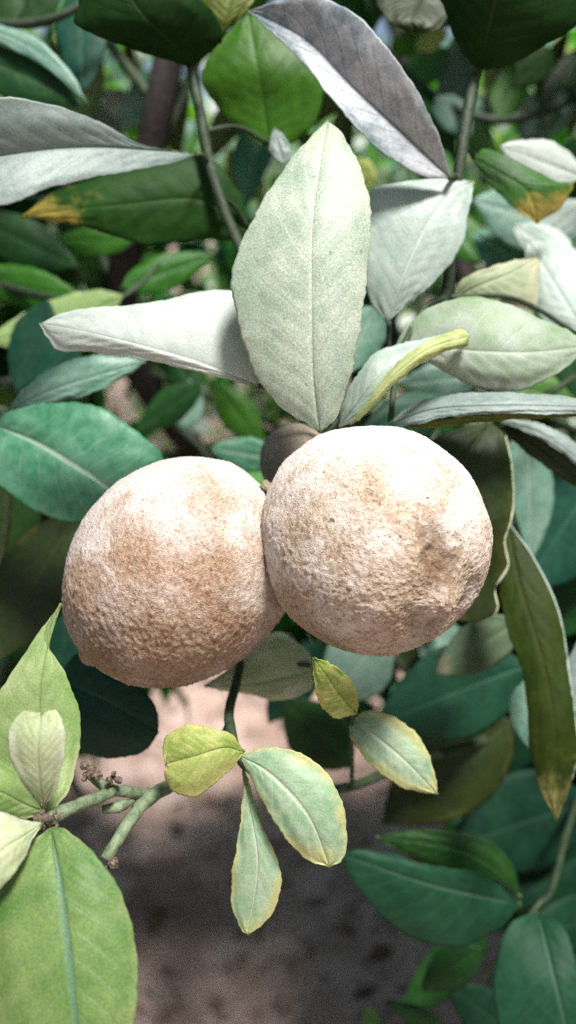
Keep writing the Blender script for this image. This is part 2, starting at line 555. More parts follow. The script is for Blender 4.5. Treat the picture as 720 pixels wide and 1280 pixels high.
def auto_leaf(parent, base, tip, w, d0, d1, mat, bend=0.0, under='under', wl=1.0, wr=1.0, label=None, peak=.45, **kw):
    """Leaf from base pixel, tip pixel and full width in pixels; real lance-oval outline."""
    b, t = np.array(base, float), np.array(tip, float)
    ax = t - b
    L = np.linalg.norm(ax)
    nrm = np.array([ax[1], -ax[0]]) / L
    us = np.linspace(0, 1, 9)
    cen = [b + ax * u + nrm * bend * L * 4 * u * (1 - u) for u in us]
    g = math.log(.5) / math.log(peak)
    prof = [max(0, math.sin(math.pi * u ** g)) ** .85 for u in us]
    mid = [(c[0], c[1], d0 + (d1 - d0) * u) for c, u in zip(cen, us)]
    left = [c + nrm * w * .5 * p * wl for c, p in zip(cen, prof)][1:-1]
    right = [c - nrm * w * .5 * p * wr for c, p in zip(cen, prof)][1:-1]
    kw.setdefault('N', 26)
    kw.setdefault('C', 9)
    return traced_leaf(parent, mid, left, right, mat, under, label=label, **kw)


def twig(parent, pts, radii, mat='twig', petioles=(), label=None, name='branch', n=9, seg=None, extra=()):
    P = [unproj(*p) for p in pts]
    g = [tube_geo(P, radii, n, seg or 6 * len(pts), wob=.12)]
    for a, b, r in petioles:
        A, B = unproj(*a), unproj(*b)
        Mi = (A + B) / 2 + UP * .12 * np.linalg.norm(A - B)
        g.append(tube_geo([A, Mi, B], [r, r * .85, r * .95], 7, 10))
    g.extend(extra)
    v, f = merge(g)
    o = mesh_obj(name, v, f, [M[mat]], parent)
    if label:
        o['label'] = label
    return o


# the tree that bears the fruit: an Empty at the trunk's foot; parts keep world coordinates through the inverse matrix
TREE_BASE = np.array([.62, 1.62, 0.0])


def root(name, loc, label, cat, group=None):
    o = bpy.data.objects.new(name, None)
    o.empty_display_size = .1
    o.location = tuple(loc)
    o['label'] = label
    o['category'] = cat
    if group:
        o['group'] = group
    col.objects.link(o)
    return o


tree = root('lemon_tree', TREE_BASE, 'lemon tree with pale and dark green leaves around the hanging lemons', 'tree')


def settle(rootobj):
    """parts were built in world coordinates: keep them there under the root"""
    inv = Matrix.Translation(rootobj.location).inverted()
    for c in rootobj.children:
        c.matrix_parent_inverse = inv


# --- main wood: trunk and limbs
def wood(parent, pts, radii, name, n=12, seg=30, mat='bark', label=None):
    v, f = tube_geo(np.array(pts), radii, n, seg, wob=.10)
    o = mesh_obj(name, v, f, [M[mat]], parent)
    if label:
        o['label'] = label
    return o


LIMBS = []
fork = np.array([.50, 1.42, .42])
wood(tree, [TREE_BASE - [0, 0, .05], TREE_BASE + [-.02, -.04, .18], fork], [.062, .05, .042], 'trunk')


def limb(pts, radii, label=None):
    LIMBS.append(spline3(np.array(pts), 24))
    return wood(tree, pts, radii, 'limb', label=label)


limb([fork, unproj(470, 740, .95), unproj(300, 620, .84), unproj(175, 470, .66), unproj(150, 350, .60), unproj(188, 190, .54), unproj(210, 75, .52), unproj(232, -120, .52)],
     [.040, .030, .022, .0150, .0125, .0118, .0112, .009], 'dark upright limb showing behind the stem of the top leaves')
limb([fork, [.52, 1.2, .75], [.44, .98, 1.10], [.36, .80, 1.40], [.30, .70, 1.65]], [.038, .03, .022, .015, .009])
limb([fork, [.72, 1.45, .85], [.90, 1.35, 1.25], [1.0, 1.3, 1.6]], [.036, .027, .018, .01])
limb([fork, [.42, 1.55, .9], [.25, 1.6, 1.35], [.15, 1.65, 1.75]], [.036, .026, .018, .01])

# --- branches around the fruit
b_fruit = twig(tree, [(640, -60, .34), (612, 20, .325), (594, 92, .315), (582, 155, .31), (572, 225, .31), (562, 320, .315), (556, 372, .32), (524, 415, .318), (484, 452, .312), (440, 510, .305), (402, 556, .305), (380, 585, .31)],
               [.0026, .0026, .0026, .0024, .0023, .0022, .0022, .0024, .0025, .0026, .0028, .0024], 'twigdark',
               [((486, 452, .312), (486, 402, .305), .0011), ((430, 525, .304), (400, 538, .27), .0012), ((420, 535, .304), (320, 481, .285), .0011),
                ((556, 372, .32), (500, 440, .29), .0012), ((572, 225, .31), (562, 222, .30), .0012), ((594, 92, .315), (596, 86, .31), .0014),
                ((460, 485, .309), (436, 526, .285), .0012), ((500, 440, .315), (488, 528, .292), .0012), ((575, 200, .31), (592, 197, .34), .0011),
                ((560, 340, .316), (566, 372, .325), .0011), ((556, 372, .32), (725, 420, .34), .0012), ((600, 60, .318), (545, -20, .33), .0012)],
               'thin dark green stem carrying the fruit cluster and its pale leaves')

traced_leaf(b_fruit, [(400, 540, .262), (391, 470, .254), (389, 380, .25), (391, 270, .252), (410, 150, .262)],
            [(350, 508), (318, 465), (298, 405), (289, 348), (303, 300), (335, 240), (372, 188)],
            [(420, 522), (440, 462), (452, 395), (460, 335), (464, 272), (456, 225), (434, 176)], 'pale', kL=.30, kR=.18, bulge=.07,
            label='upright pale grey-green leaf standing directly above the lemons', N=80, C=30, crenate=1.2)
traced_leaf(b_fruit, [(322, 482, .278), (270, 462, .272), (190, 436, .268), (110, 415, .27), (50, 404, .278)],
            [(300, 478), (240, 463), (175, 449), (112, 440), (72, 438), (60, 423)],
            [(338, 415), (322, 370), (285, 362), (240, 366), (200, 376), (140, 383), (92, 387)], 'white', kL=.5, kR=.35, bulge=.06,
            label='whitish leaf with a blunt notched tip pointing sideways over the rougher lemon', N=64, C=24)
traced_leaf(b_fruit, [(486, 402, .305), (505, 345, .30), (535, 280, .30), (565, 240, .305), (592, 227, .31)],
            [(464, 380), (455, 330), (458, 270), (466, 236), (500, 228), (545, 223)],
            [(515, 378), (555, 340), (578, 305), (586, 265), (591, 240)], 'greypale', kL=.2, kR=.25, bulge=.05,
            label='broad grey-green leaf tucked behind the upright pale leaf')
traced_leaf(b_fruit, [(488, 448, .300), (540, 436, .292), (610, 440, .285), (670, 440, .285), (735, 432, .292)],
            [(508, 408), (540, 383), (585, 371), (630, 378), (680, 400), (715, 415)],
            [(520, 446), (548, 460), (580, 478), (615, 488), (655, 487), (695, 468), (722, 448)], 'greymott', kL=.35, kR=.25, bulge=.09,
            label='pale grey-green leaf with a green blotch beside the curled leaf')
traced_leaf(b_fruit, [(566, 374, .335), (600, 356, .33), (640, 340, .33), (673, 321, .335)],
            [(575, 352), (600, 338), (640, 326)], [(600, 380), (640, 398), (668, 392), (674, 350)], 'yelmott', kL=.2, kR=.2,
            label='small yellow-mottled leaf with a brown tip behind the green-blotched leaf')
traced_leaf(b_fruit, [(735, 425, .345), (715, 390, .345), (690, 350, .35), (660, 300, .36)],
            [(705, 412), (675, 395), (662, 350), (655, 320)], [(745, 400), (740, 350), (720, 312), (690, 298)], 'greypale', kL=.2, kR=.2)
# curled leaf: the blade faces down-left, its near margin rolled into a yellow-green rim
traced_leaf(b_fruit, [(424, 534, .282), (446, 506, .276), (476, 470, .272), (520, 440, .276), (586, 416, .284)],
            [(428, 505), (445, 470), (470, 440), (500, 430), (545, 420)],
            [(440, 527), (458, 512), (490, 474), (525, 447), (560, 434), (586, 426)], 'greypale', 'rim', kL=.9, kR=-.5, bulge=.15,
            label='curled pale leaf rising from between the lemons')
rimpts = [(446, 524, .272), (466, 498, .268), (482, 478, .265), (505, 458, .264), (535, 438, .266), (562, 426, .269), (580, 421, .272)]
rl_ = [(454, 508), (470, 484), (490, 460), (518, 436), (552, 418), (576, 411)]
rr_ = [(452, 522), (478, 496), (500, 474), (530, 453), (562, 438), (584, 432)]
traced_leaf(b_fruit, [(438, 530, .273), (462, 504, .267), (482, 480, .264), (508, 456, .263), (540, 434, .265), (588, 420, .271)], rl_, rr_,
            'rim', 'rim', kL=1.0, kR=.8, bulge=.35, crenate=.9, N=48, C=10, name='rolled_margin', pillow=.0001, groove=0,
            label='yellow-green rolled margin of the curled leaf')
traced_leaf(b_fruit, [(486, 530, .285), (540, 512, .280), (610, 507, .276), (680, 507, .276), (760, 510, .28)],
            [(508, 510), (545, 496), (600, 490), (670, 492), (730, 498)],
            [(520, 530), (560, 521), (620, 517), (680, 518), (740, 517)], 'grey', 'under', kL=1.0, kR=-.3, bulge=.12,
            label='narrow grey leaf seen edge-on just above the rounder lemon')
traced_leaf(b_fruit, [(505, 534, .287), (560, 525, .281), (620, 519, .277), (690, 516, .277), (760, 514, .281)],
            [(530, 527), (580, 521), (640, 516), (710, 515)], [(530, 536), (580, 530), (640, 525), (720, 521)], 'olive', kL=-.3, kR=1.4)
traced_leaf(b_fruit, [(563, 223, .30), (505, 168, .292), (440, 108, .288), (380, 48, .29), (311, 13, .298)],
            [(552, 180), (528, 125), (492, 70), (445, 18), (390, -6), (345, 2)],
            [(530, 220), (472, 186), (422, 132), (382, 82), (345, 45)], 'greystreak', kL=-.5, kR=-.3, bulge=.06, fold=.06,
            label='grey streaked leaf slanting down across the top to the dark stem', N=64, C=24)
traced_leaf(b_fruit, [(596, 87, .31), (610, 40, .30), (625, -30, .29), (640, -110, .285)],
            [(575, 62), (558, 20), (545, -30), (570, -90)], [(630, 84), (680, 58), (725, 25), (735, -30), (690, -90)], 'overhead', kL=.3, kR=.1,
            label='large dark green leaf overhead with its base on the thin stem')
traced_leaf(b_fruit, [(545, -30, .33), (525, 0, .325), (515, 25, .32), (520, 43, .322)], [(490, -20), (470, 0), (490, 30)], [(575, -10), (562, 20), (545, 38)], 'darkolive', kL=.1, kR=.1)
traced_leaf(b_fruit, [(592, 197, .34), (625, 215, .335), (660, 240, .335), (672, 279, .34)],
            [(608, 186), (650, 203), (695, 226), (717, 230), (702, 258)], [(597, 212), (620, 238), (645, 262)], 'brownyellow', kL=.2, kR=.1,
            label='green leaf with ragged yellow-brown margin beside the dark stem')
auto_leaf(b_fruit, (730, 222), (624, 182), 56, .37, .365, 'white', label='rounded whitish leaf behind the leaf with yellow-brown margin')

# --- second stem, left of the upright leaf
b_stem = twig(tree, [(228, 20, .345), (238, 80, .335), (250, 140, .33), (262, 205, .33), (280, 262, .33), (302, 315, .33), (340, 420, .325), (385, 530, .315), (400, 560, .308)],
              [.0022, .0022, .0022, .0023, .0023, .0024, .0025, .0025, .0025], 'twigdark',
              [((238, 80, .335), (241, 82, .32), .0013), ((262, 205, .33), (246, 193, .32), .0012), ((275, 245, .33), (310, 285, .345), .0012),
               ((255, 165, .33), (335, 180, .36), .0012), ((228, 20, .345), (275, 52, .33), .0012)], 'curving green stem below the dark overhead leaf')
traced_leaf(b_stem, [(241, 84, .32), (215, 55, .31), (180, 20, .30), (140, -40, .295)],
            [(200, 73), (150, 56), (96, 32), (98, 5), (100, -30)], [(262, 66), (278, 46), (270, 20), (240, -10), (190, -40)], 'overhead', kL=.1, kR=.1,
            label='dark green leaf overhead capping the curving green stem')
traced_leaf(b_stem, [(275, 46, .318), (285, 20, .315), (290, -10, .315), (300, -40, .32)], [(262, 30), (250, 0), (262, -30)], [(300, 22), (318, 0), (325, -20)], 'olive', kL=.1, kR=.1)
traced_leaf(b_stem, [(247, 193, .318), (200, 188, .305), (110, 184, .29), (20, 192, .28), (-110, 215, .275)],
            [(205, 187), (170, 178), (120, 150), (60, 130), (0, 122), (-70, 150)][0:6], [(205, 206), (130, 220), (60, 236), (0, 258), (-70, 250)], 'grey', kL=-.45, kR=-.2, bulge=.05, fold=.05,
            label='large smooth grey leaf reaching in from the side with a dark midrib', N=60)
traced_leaf(b_stem, [(312, 290, .345), (250, 250, .335), (160, 255, .33), (90, 262, .33), (26, 272, .335)],
            [(298, 240), (255, 195), (170, 210), (80, 235), (45, 255)], [(290, 300), (240, 300), (180, 305), (110, 285), (55, 275)], 'darktip', kL=.2, kR=.2,
            label='dark green leaf with yellow tip under the large grey leaf')
traced_leaf(b_stem, [(338, 186, .36), (330, 130, .355), (322, 80, .35), (310, 15, .355)],
            [(300, 165), (265, 125), (252, 95), (272, 55)], [(365, 180), (395, 150), (402, 110), (370, 60), (335, 28)], 'vivid', kL=.15, kR=.15,
            label='bright green leaf glowing behind the upright leaf tip')
auto_leaf(b_stem, (326, 252), (284, 184), 42, .85, .85, 'yellow')
auto_leaf(b_stem, (355, 205), (343, 160), 26, .33, .33, 'grey')

# --- twig low on the left with the yellow-green leaves
b_low = twig(tree, [(287, 905, .275), (268, 945, .272), (240, 968, .27), (212, 982, .266), (180, 1003, .255), (155, 1037, .246), (132, 1075, .24)],
             [.0016, .0018, .0020, .0023, .0023, .0020, .0019], 'twigpale',
             label='pale green twig with a pruned stub under the leafy node',
             extra=[tube_geo([unproj(*p) for p in ((190, 994, .265), (160, 990, .25), (132, 984, .243), (110, 966, .240))], [.0021, .0020, .0017, .0014], 8, 16, wob=.2),
                    tube_geo([unproj(*p) for p in ((140, 990, .243), (115, 1000, .236), (90, 1010, .228), (60, 1023, .222))], [.0018, .0019, .0019, .0022], 8, 16, wob=.1),
                    tube_geo([unproj(*p) for p in ((128, 1012, .245), (150, 1008, .247), (165, 1002, .25))], [.0012, .0020, .0010], 8, 10, wob=.1)])
rb = np.random.default_rng(5)


def bud_cluster(parent, px, py, d, n, spread, size):
    for k in range(n):
        v, f = ico(size * rb.uniform(.6, 1.25), rb, .9)
        c = unproj(px + rb.normal(0, spread), py + rb.normal(0, spread), d + rb.normal(0, .0012))
        mesh_obj('bud', [p + c for p in v], f, [M['bud']], parent, smooth=False)


bud_cluster(b_low, 113, 968, .238, 9, 6, .0015)
bud_cluster(b_low, 137, 976, .240, 5, 4, .0014)
bud_cluster(b_low, 60, 1022, .217, 9, 8, .0013)
bud_cluster(b_low, 139, 1078, .239, 3, 4, .0016)
traced_leaf(b_low, [(58, 1020, .225), (62, 960, .232), (50, 900, .234), (55, 830, .236), (76, 754, .244)],
            [(20, 1000), (-20, 950), (-15, 890), (12, 845), (45, 795)], [(85, 990), (100, 930), (98, 885), (78, 835), (56, 795)], 'lime', kL=.2, kR=.3, bulge=.06,
            label='yellow-green leaf with a pointed curling tip behind the small whitish leaf', N=60)
traced_leaf(b_low, [(55, 1008, .219), (50, 975, .212), (48, 930, .208), (52, 893, .210)],
            [(25, 975), (11, 940), (13, 908), (30, 890)], [(70, 985), (80, 945), (81, 912), (72, 890), (62, 888)], 'limewhite', kL=.25, kR=.25, bulge=.06,
            label='small pale whitish-yellow leaf lying over the yellow-green leaf')
traced_leaf(b_low, [(64, 1036, .215), (75, 1100, .206), (85, 1180, .20), (95, 1280, .196), (105, 1390, .198)],
            [(85, 1038), (125, 1075), (155, 1125), (172, 1200), (165, 1290), (135, 1360)],
            [(35, 1055), (0, 1100), (-20, 1180), (-15, 1280), (30, 1360)], 'limebig', kL=.25, kR=.25, bulge=.08,
            label='largest yellow-green leaf hanging down from the budded node', N=80, C=30)
traced_leaf(b_low, [(54, 1014, .22), (30, 1005, .215), (0, 990, .21), (-50, 975, .21)], [(45, 990), (20, 965), (-20, 945)], [(40, 1022), (10, 1022), (-30, 1010)], 'lime', kL=.2, kR=.2)
traced_leaf(b_low, [(54, 1028, .215), (30, 1045, .206), (0, 1065, .20), (-40, 1110, .20)], [(30, 1025), (0, 1015), (-30, 1030)], [(42, 1048), (28, 1078), (0, 1112), (-25, 1130)], 'limewhite', kL=.2, kR=.2)
traced_leaf(b_low, [(70, 850, .31), (110, 865, .30), (150, 885, .297), (198, 915, .30)], [(100, 815), (150, 830), (185, 868), (198, 895)], [(85, 905), (105, 940), (145, 948), (182, 938)], 'tealdark', label='dark blue-green rounded leaf below the rougher lemon')

# --- twig with the small yellow-edged leaves below the lemons
b_small = twig(tree, [(640, 915, .50), (540, 945, .42), (475, 970, .38), (425, 986, .335), (370, 978, .30), (305, 955, .258), (288, 910, .270), (287, 885, .290), (296, 850, .315), (310, 790, .335)],
               [.0028, .0026, .0025, .0024, .0021, .0019, .0019, .0019, .0018, .0016], 'twigdark',
               [((440, 984, .34), (440, 905, .285), .0010), ((440, 905, .285), (445, 893, .263), .0008), ((296, 850, .33), (388, 832, .325), .0011)],
               'dark thin twig bearing small yellow-edged leaves under the lemons')
traced_leaf(b_small, [(306, 940, .252), (280, 935, .247), (245, 945, .244), (208, 955, .246)], [(290, 918), (262, 910), (238, 905), (210, 918), (203, 938)], [(292, 958), (270, 978), (245, 996), (218, 990), (206, 972)], 'yellow', kL=.2, kR=.2, bulge=.08,
            label='small yellow rounded leaf on the dark thin twig')
traced_leaf(b_small, [(299, 944, .252), (340, 970, .245), (385, 1020, .242), (412, 1083, .246)], [(345, 934), (395, 953), (425, 995), (434, 1045), (428, 1075)], [(312, 970), (335, 1015), (365, 1058), (390, 1078)], 'small', kL=.2, kR=.25, bulge=.07,
            label='pale green yellow-edged leaf, the broadest on the dark thin twig')
traced_leaf(b_small, [(304, 962, .256), (312, 1010, .253), (322, 1080, .252), (310, 1168, .256)], [(318, 1000), (332, 1040), (350, 1085), (348, 1125), (330, 1155)], [(303, 1000), (298, 1045), (290, 1090), (289, 1130), (300, 1160)], 'small', kL=.2, kR=.25, bulge=.06,
            label='narrow yellow-edged leaf hanging straight down over the soil')
traced_leaf(b_small, [(446, 892, .262), (425, 868, .246), (408, 845, .236), (392, 822, .232)], [(448, 875), (440, 852), (415, 830)], [(420, 898), (400, 880), (392, 850)], 'yellow', kL=.2, kR=.2,
            label='tiny yellow leaf touching the underside of the rounder lemon')
traced_leaf(b_small, [(436, 904, .285), (465, 918, .280), (505, 950, .278), (547, 993, .282)], [(458, 888), (495, 897), (527, 925), (543, 965)], [(440, 925), (465, 957), (500, 983), (525, 990)], 'small', kL=.2, kR=.2, bulge=.06,
            label='yellow-edged leaf pointing away over the dark lower foliage')
traced_leaf(b_small, [(390, 838, .328), (350, 848, .322), (310, 856, .32), (255, 858, .322)], [(385, 815), (352, 790), (318, 800), (285, 835)], [(388, 862), (350, 876), (310, 868), (280, 864)], 'limewhite', kL=.3, kR=.1, bulge=.05,
            label='yellow-green leaf peeking out below where the lemons touch')

# --- branch behind the right-hand fruit
b_right = twig(tree, [(720, 470, .40), (660, 510, .36), (632, 530, .345), (628, 600, .36), (650, 680, .38), (690, 800, .44), (760, 950, .55)],
               [.0016, .0018, .0022, .0024, .0026, .003, .0034], 'twigdark',
               [((632, 530, .345), (612, 528, .33), .0012), ((650, 680, .38), (637, 655, .345), .0012), ((628, 532, .345), (622, 526, .34), .0011), ((660, 690, .385), (660, 780, .37), .0011)],
               'dark stem descending behind the rounder lemon')
traced_leaf(b_right, [(612, 528, .33), (585, 570, .32), (572, 640, .318), (575, 710, .318), (560, 775, .32)],
            [(630, 545), (640, 590), (640, 640), (630, 675), (634, 705), (625, 722), (618, 742), (620, 765), (595, 777)],
            [(560, 540), (520, 570), (505, 640), (510, 720), (530, 770)], 'darkolive', kL=.15, kR=.1, wave=.05, crenate=.6, bulge=.05,
            label='dark green leaf with a wavy pale edge right behind the rounder lemon', N=70)
v, f = tube_geo([unproj(*p) for p in ((632, 545, .334), (640, 590, .33), (640, 640, .328), (630, 675, .326), (634, 705, .325), (626, 722, .324), (617, 735, .324), (621, 762, .325), (600, 775, .326))],
                [.0003, .0004, .0005, .0006, .0006, .0009, .0008, .0006, .0003], 8, 60)
mesh_obj('leaf_edge', v, f, [M['limewhite']], b_right)['label'] = 'pale wavy margin of the dark leaf behind the rounder lemon'
traced_leaf(b_right, [(637, 655, .345), (650, 730, .335), (680, 830, .325), (695, 920, .32), (696, 1026, .325)],
            [(668, 700), (698, 765), (712, 850), (722, 930), (715, 975)], [(624, 720), (632, 780), (655, 850), (662, 930), (675, 985)], 'olivetip', kL=.1, kR=.3, bulge=.05,
            label='long olive leaf hanging down with a pale yellow pointed tip', N=60)
v, f = tube_geo([unproj(*p) for p in ((637, 655, .345), (668, 700, .338), (698, 765, .332), (712, 850, .327), (722, 930, .323), (715, 975, .323))],
                [.0003, .0005, .0005, .0005, .0004, .0003], 8, 40)
mesh_obj('leaf_edge', v, f, [M['greypale']], b_right)
traced_leaf(b_right, [(620, 526, .34), (660, 550, .335), (700, 580, .333), (760, 625, .335)], [(660, 528), (700, 545), (745, 580)], [(645, 555), (680, 582), (720, 608)], 'darkolive', kL=-.1, kR=.3, bulge=.05)
traced_leaf(b_right, [(626, 526, .337), (670, 538, .33), (705, 560, .328), (770, 610, .33)], [(650, 524), (690, 535), (735, 565)], [(660, 541), (695, 561), (735, 592)], 'grey', kL=.4, kR=.1)
auto_leaf(b_right, (650, 775), (544, 842), 64, .37, .365, 'dull', label='dull green leaf with a pale tip below the rounder lemon')
auto_leaf(b_right, (660, 540), (665, 700), 120, .42, .43, 'tealpale', wl=.5)
auto_leaf(b_right, (770, 560), (650, 740), 150, .45, .45, 'tealdark', label='large blurred blue-green leaf beside the long hanging leaf', N=34)
auto_leaf(b_right, (760, 690), (690, 800), 80, .48, .48, 'dark')
auto_leaf(b_right, (655, 850), (660, 935), 42, .36, .36, 'tealpale')
auto_leaf(b_right, (760, 770), (705, 900), 50, .34, .34, 'grey')

# --- lower right, shade put into the leaf colours
b_shade = twig(tree, [(760, 900, .62), (715, 1020, .50), (690, 1110, .44), (668, 1136, .405), (620, 1200, .44), (575, 1260, .46)],
               [.003, .0024, .0020, .0016, .0012, .0008], 'twigdark',
               [((650, 1134, .40), (648, 1132, .385), .0013)], 'shaded twig in the dark lower foliage')
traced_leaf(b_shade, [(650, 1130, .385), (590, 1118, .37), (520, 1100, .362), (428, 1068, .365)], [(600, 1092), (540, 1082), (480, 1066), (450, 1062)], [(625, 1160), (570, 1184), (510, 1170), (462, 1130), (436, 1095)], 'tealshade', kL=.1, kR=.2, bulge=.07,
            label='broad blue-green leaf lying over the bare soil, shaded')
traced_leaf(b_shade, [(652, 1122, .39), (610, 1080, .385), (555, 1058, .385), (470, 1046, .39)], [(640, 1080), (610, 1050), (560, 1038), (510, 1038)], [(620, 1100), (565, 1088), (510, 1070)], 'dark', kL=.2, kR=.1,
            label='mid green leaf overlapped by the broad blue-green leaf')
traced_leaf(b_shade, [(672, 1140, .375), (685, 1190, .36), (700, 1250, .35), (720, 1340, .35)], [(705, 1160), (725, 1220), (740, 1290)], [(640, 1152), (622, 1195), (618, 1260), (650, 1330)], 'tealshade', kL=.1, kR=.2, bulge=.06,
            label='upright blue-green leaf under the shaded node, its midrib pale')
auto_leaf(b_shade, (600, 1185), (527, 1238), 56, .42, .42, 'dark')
auto_leaf(b_shade, (650, 1300), (560, 1230), 60, .45, .45, 'greenshade')
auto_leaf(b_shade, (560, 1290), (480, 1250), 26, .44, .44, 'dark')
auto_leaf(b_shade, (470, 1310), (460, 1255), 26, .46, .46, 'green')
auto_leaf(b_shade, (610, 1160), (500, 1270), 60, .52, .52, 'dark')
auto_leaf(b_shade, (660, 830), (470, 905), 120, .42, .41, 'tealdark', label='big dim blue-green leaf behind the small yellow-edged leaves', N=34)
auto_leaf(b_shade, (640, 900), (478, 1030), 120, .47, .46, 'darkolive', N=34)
auto_leaf(b_shade, (740, 1000), (560, 1060), 130, .52, .5, 'greenshade', N=34)
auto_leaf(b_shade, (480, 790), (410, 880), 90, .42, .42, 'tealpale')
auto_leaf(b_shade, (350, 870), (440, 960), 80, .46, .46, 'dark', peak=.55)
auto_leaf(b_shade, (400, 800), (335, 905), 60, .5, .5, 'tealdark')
auto_leaf(b_shade, (700, 860), (580, 980), 90, .56, .56, 'greenshade')
auto_leaf(b_shade, (770, 1040), (640, 1130), 110, .55, .52, 'greenshade')
auto_leaf(b_shade, (760, 1130), (650, 1190), 70, .5, .48, 'greenshade')

# --- left side
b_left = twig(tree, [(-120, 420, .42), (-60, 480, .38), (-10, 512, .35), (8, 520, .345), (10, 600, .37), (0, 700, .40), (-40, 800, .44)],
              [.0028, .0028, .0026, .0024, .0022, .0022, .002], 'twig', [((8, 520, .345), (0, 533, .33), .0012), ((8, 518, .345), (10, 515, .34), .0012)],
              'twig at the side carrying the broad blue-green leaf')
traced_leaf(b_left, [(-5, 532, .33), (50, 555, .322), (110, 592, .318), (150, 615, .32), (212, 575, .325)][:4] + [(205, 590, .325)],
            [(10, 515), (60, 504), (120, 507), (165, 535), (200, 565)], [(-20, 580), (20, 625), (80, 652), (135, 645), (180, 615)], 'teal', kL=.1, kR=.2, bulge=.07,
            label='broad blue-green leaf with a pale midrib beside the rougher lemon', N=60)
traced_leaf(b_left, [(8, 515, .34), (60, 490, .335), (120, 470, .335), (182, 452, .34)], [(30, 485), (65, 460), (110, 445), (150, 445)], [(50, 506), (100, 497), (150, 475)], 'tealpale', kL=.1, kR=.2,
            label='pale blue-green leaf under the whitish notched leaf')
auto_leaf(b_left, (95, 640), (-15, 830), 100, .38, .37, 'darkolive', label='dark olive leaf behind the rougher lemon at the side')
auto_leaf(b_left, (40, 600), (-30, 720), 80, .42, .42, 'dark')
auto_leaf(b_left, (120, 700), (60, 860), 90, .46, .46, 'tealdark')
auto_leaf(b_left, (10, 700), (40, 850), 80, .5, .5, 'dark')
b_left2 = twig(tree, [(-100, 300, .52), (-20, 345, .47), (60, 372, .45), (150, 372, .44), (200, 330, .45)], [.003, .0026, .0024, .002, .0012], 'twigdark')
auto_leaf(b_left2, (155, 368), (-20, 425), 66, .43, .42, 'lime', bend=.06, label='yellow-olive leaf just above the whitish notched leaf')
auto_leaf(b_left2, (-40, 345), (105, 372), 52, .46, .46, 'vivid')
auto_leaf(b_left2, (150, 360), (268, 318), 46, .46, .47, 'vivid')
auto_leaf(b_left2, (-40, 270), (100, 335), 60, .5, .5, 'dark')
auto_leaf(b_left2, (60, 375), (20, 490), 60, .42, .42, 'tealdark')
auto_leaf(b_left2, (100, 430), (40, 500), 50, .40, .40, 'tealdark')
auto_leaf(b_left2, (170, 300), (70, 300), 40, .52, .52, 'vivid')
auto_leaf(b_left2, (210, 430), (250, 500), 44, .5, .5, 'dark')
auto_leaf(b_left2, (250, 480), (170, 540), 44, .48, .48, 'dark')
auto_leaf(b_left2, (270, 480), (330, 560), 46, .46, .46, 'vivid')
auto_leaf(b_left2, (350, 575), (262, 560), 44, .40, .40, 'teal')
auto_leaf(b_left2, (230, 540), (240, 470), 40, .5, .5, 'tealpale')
b_top = twig(tree, [(-80, 10, .46), (0, 30, .43), (70, 22, .42), (150, -20, .42)], [.0028, .0026, .0024, .002], 'twigdark')
auto_leaf(b_top, (-50, 60), (112, 130), 70, .38, .38, 'dark', label='dark leaf with a pale upper margin near the top corner')
auto_leaf(b_top, (-50, 30), (108, 128), 26, .375, .375, 'tealpale', bend=.12)
auto_leaf(b_top, (100, -20), (105, 115), 64, .44, .44, 'tealdark')
auto_leaf(b_top, (0, 40), (-10, -60), 80, .44, .44, 'dark')
auto_leaf(b_top, (20, 30), (75, -40), 60, .46, .46, 'dark')
auto_leaf(b_top, (190, 100), (150, 165), 34, .62, .62, 'tealpale')
b_top2 = twig(tree, [(770, 90, .62), (700, 130, .58), (620, 150, .55), (545, 120, .56), (480, 60, .58)], [.004, .0036, .003, .0025, .002], 'twigdark')
for bs, tp, w, d, mt in (((545, 120), (590, 170), 44, .55, 'tealpale'), ((525, 130), (570, 200), 40, .6, 'dark'), ((620, 150), (655, 70), 46, .56, 'vivid'),
                         ((690, 60), (640, 110), 44, .5, 'dark'), ((720, 120), (650, 170), 46, .6, 'tealpale'), ((560, 60), (500, 110), 46, .6, 'green'),
                         ((620, 200), (560, 130), 40, .64, 'green'), ((730, 290), (590, 250), 90, .46, 'tealpale'), ((600, 330), (560, 260), 50, .5, 'vivid'),
                         ((650, 330), (590, 290), 50, .48, 'teal'), ((735, 250), (660, 310), 40, .44, 'greypale'), ((470, 60), (430, 150), 40, .6, 'vivid'),
                         ((440, 200), (470, 230), 30, .5, 'yellow'), ((720, 330), (640, 280), 50, .42, 'greypale'), ((520, 60), (560, 40), 26, .55, 'yellow'),
                         ((730, 170), (700, 240), 40, .55, 'dark'), ((680, 160), (720, 60), 44, .6, 'dark')):
    auto_leaf(b_top2, bs, tp, w, d, d + .01, mt)
for bs, tp, w, d, mt in (((400, -30), (470, 45), 44, .62, 'green'), ((480, -20), (430, 30), 40, .7, 'tealpale'), ((560, 20), (480, 75), 36, .75, 'vivid'),
                         ((430, 40), (500, 90), 34, .8, 'greypale'), ((700, 200), (740, 260), 40, .7, 'vivid'), ((540, 90), (500, 40), 30, .8, 'tealpale'),
                         ((640, 110), (690, 170), 30, .7, 'greypale'), ((660, 90), (600, 110), 30, .75, 'white'), ((690, 190), (640, 150), 28, .8, 'white'),
                         ((560, 200), (530, 150), 26, .8, 'greypale'), ((220, 500), (262, 545), 30, .7, 'white'), ((300, 500), (262, 520), 28, .7, 'greypale'),
                         ((130, 110), (165, 150), 36, .8, 'white'), ((150, 190), (110, 120), 36, .85, 'greypale'), ((320, 540), (300, 500), 26, .8, 'white')):
    auto_leaf(b_top2 if bs[0] > 350 else b_left2, bs, tp, w, d, d + .01, mt)  # whitish and grey-pale blades stand in for bright gaps of light
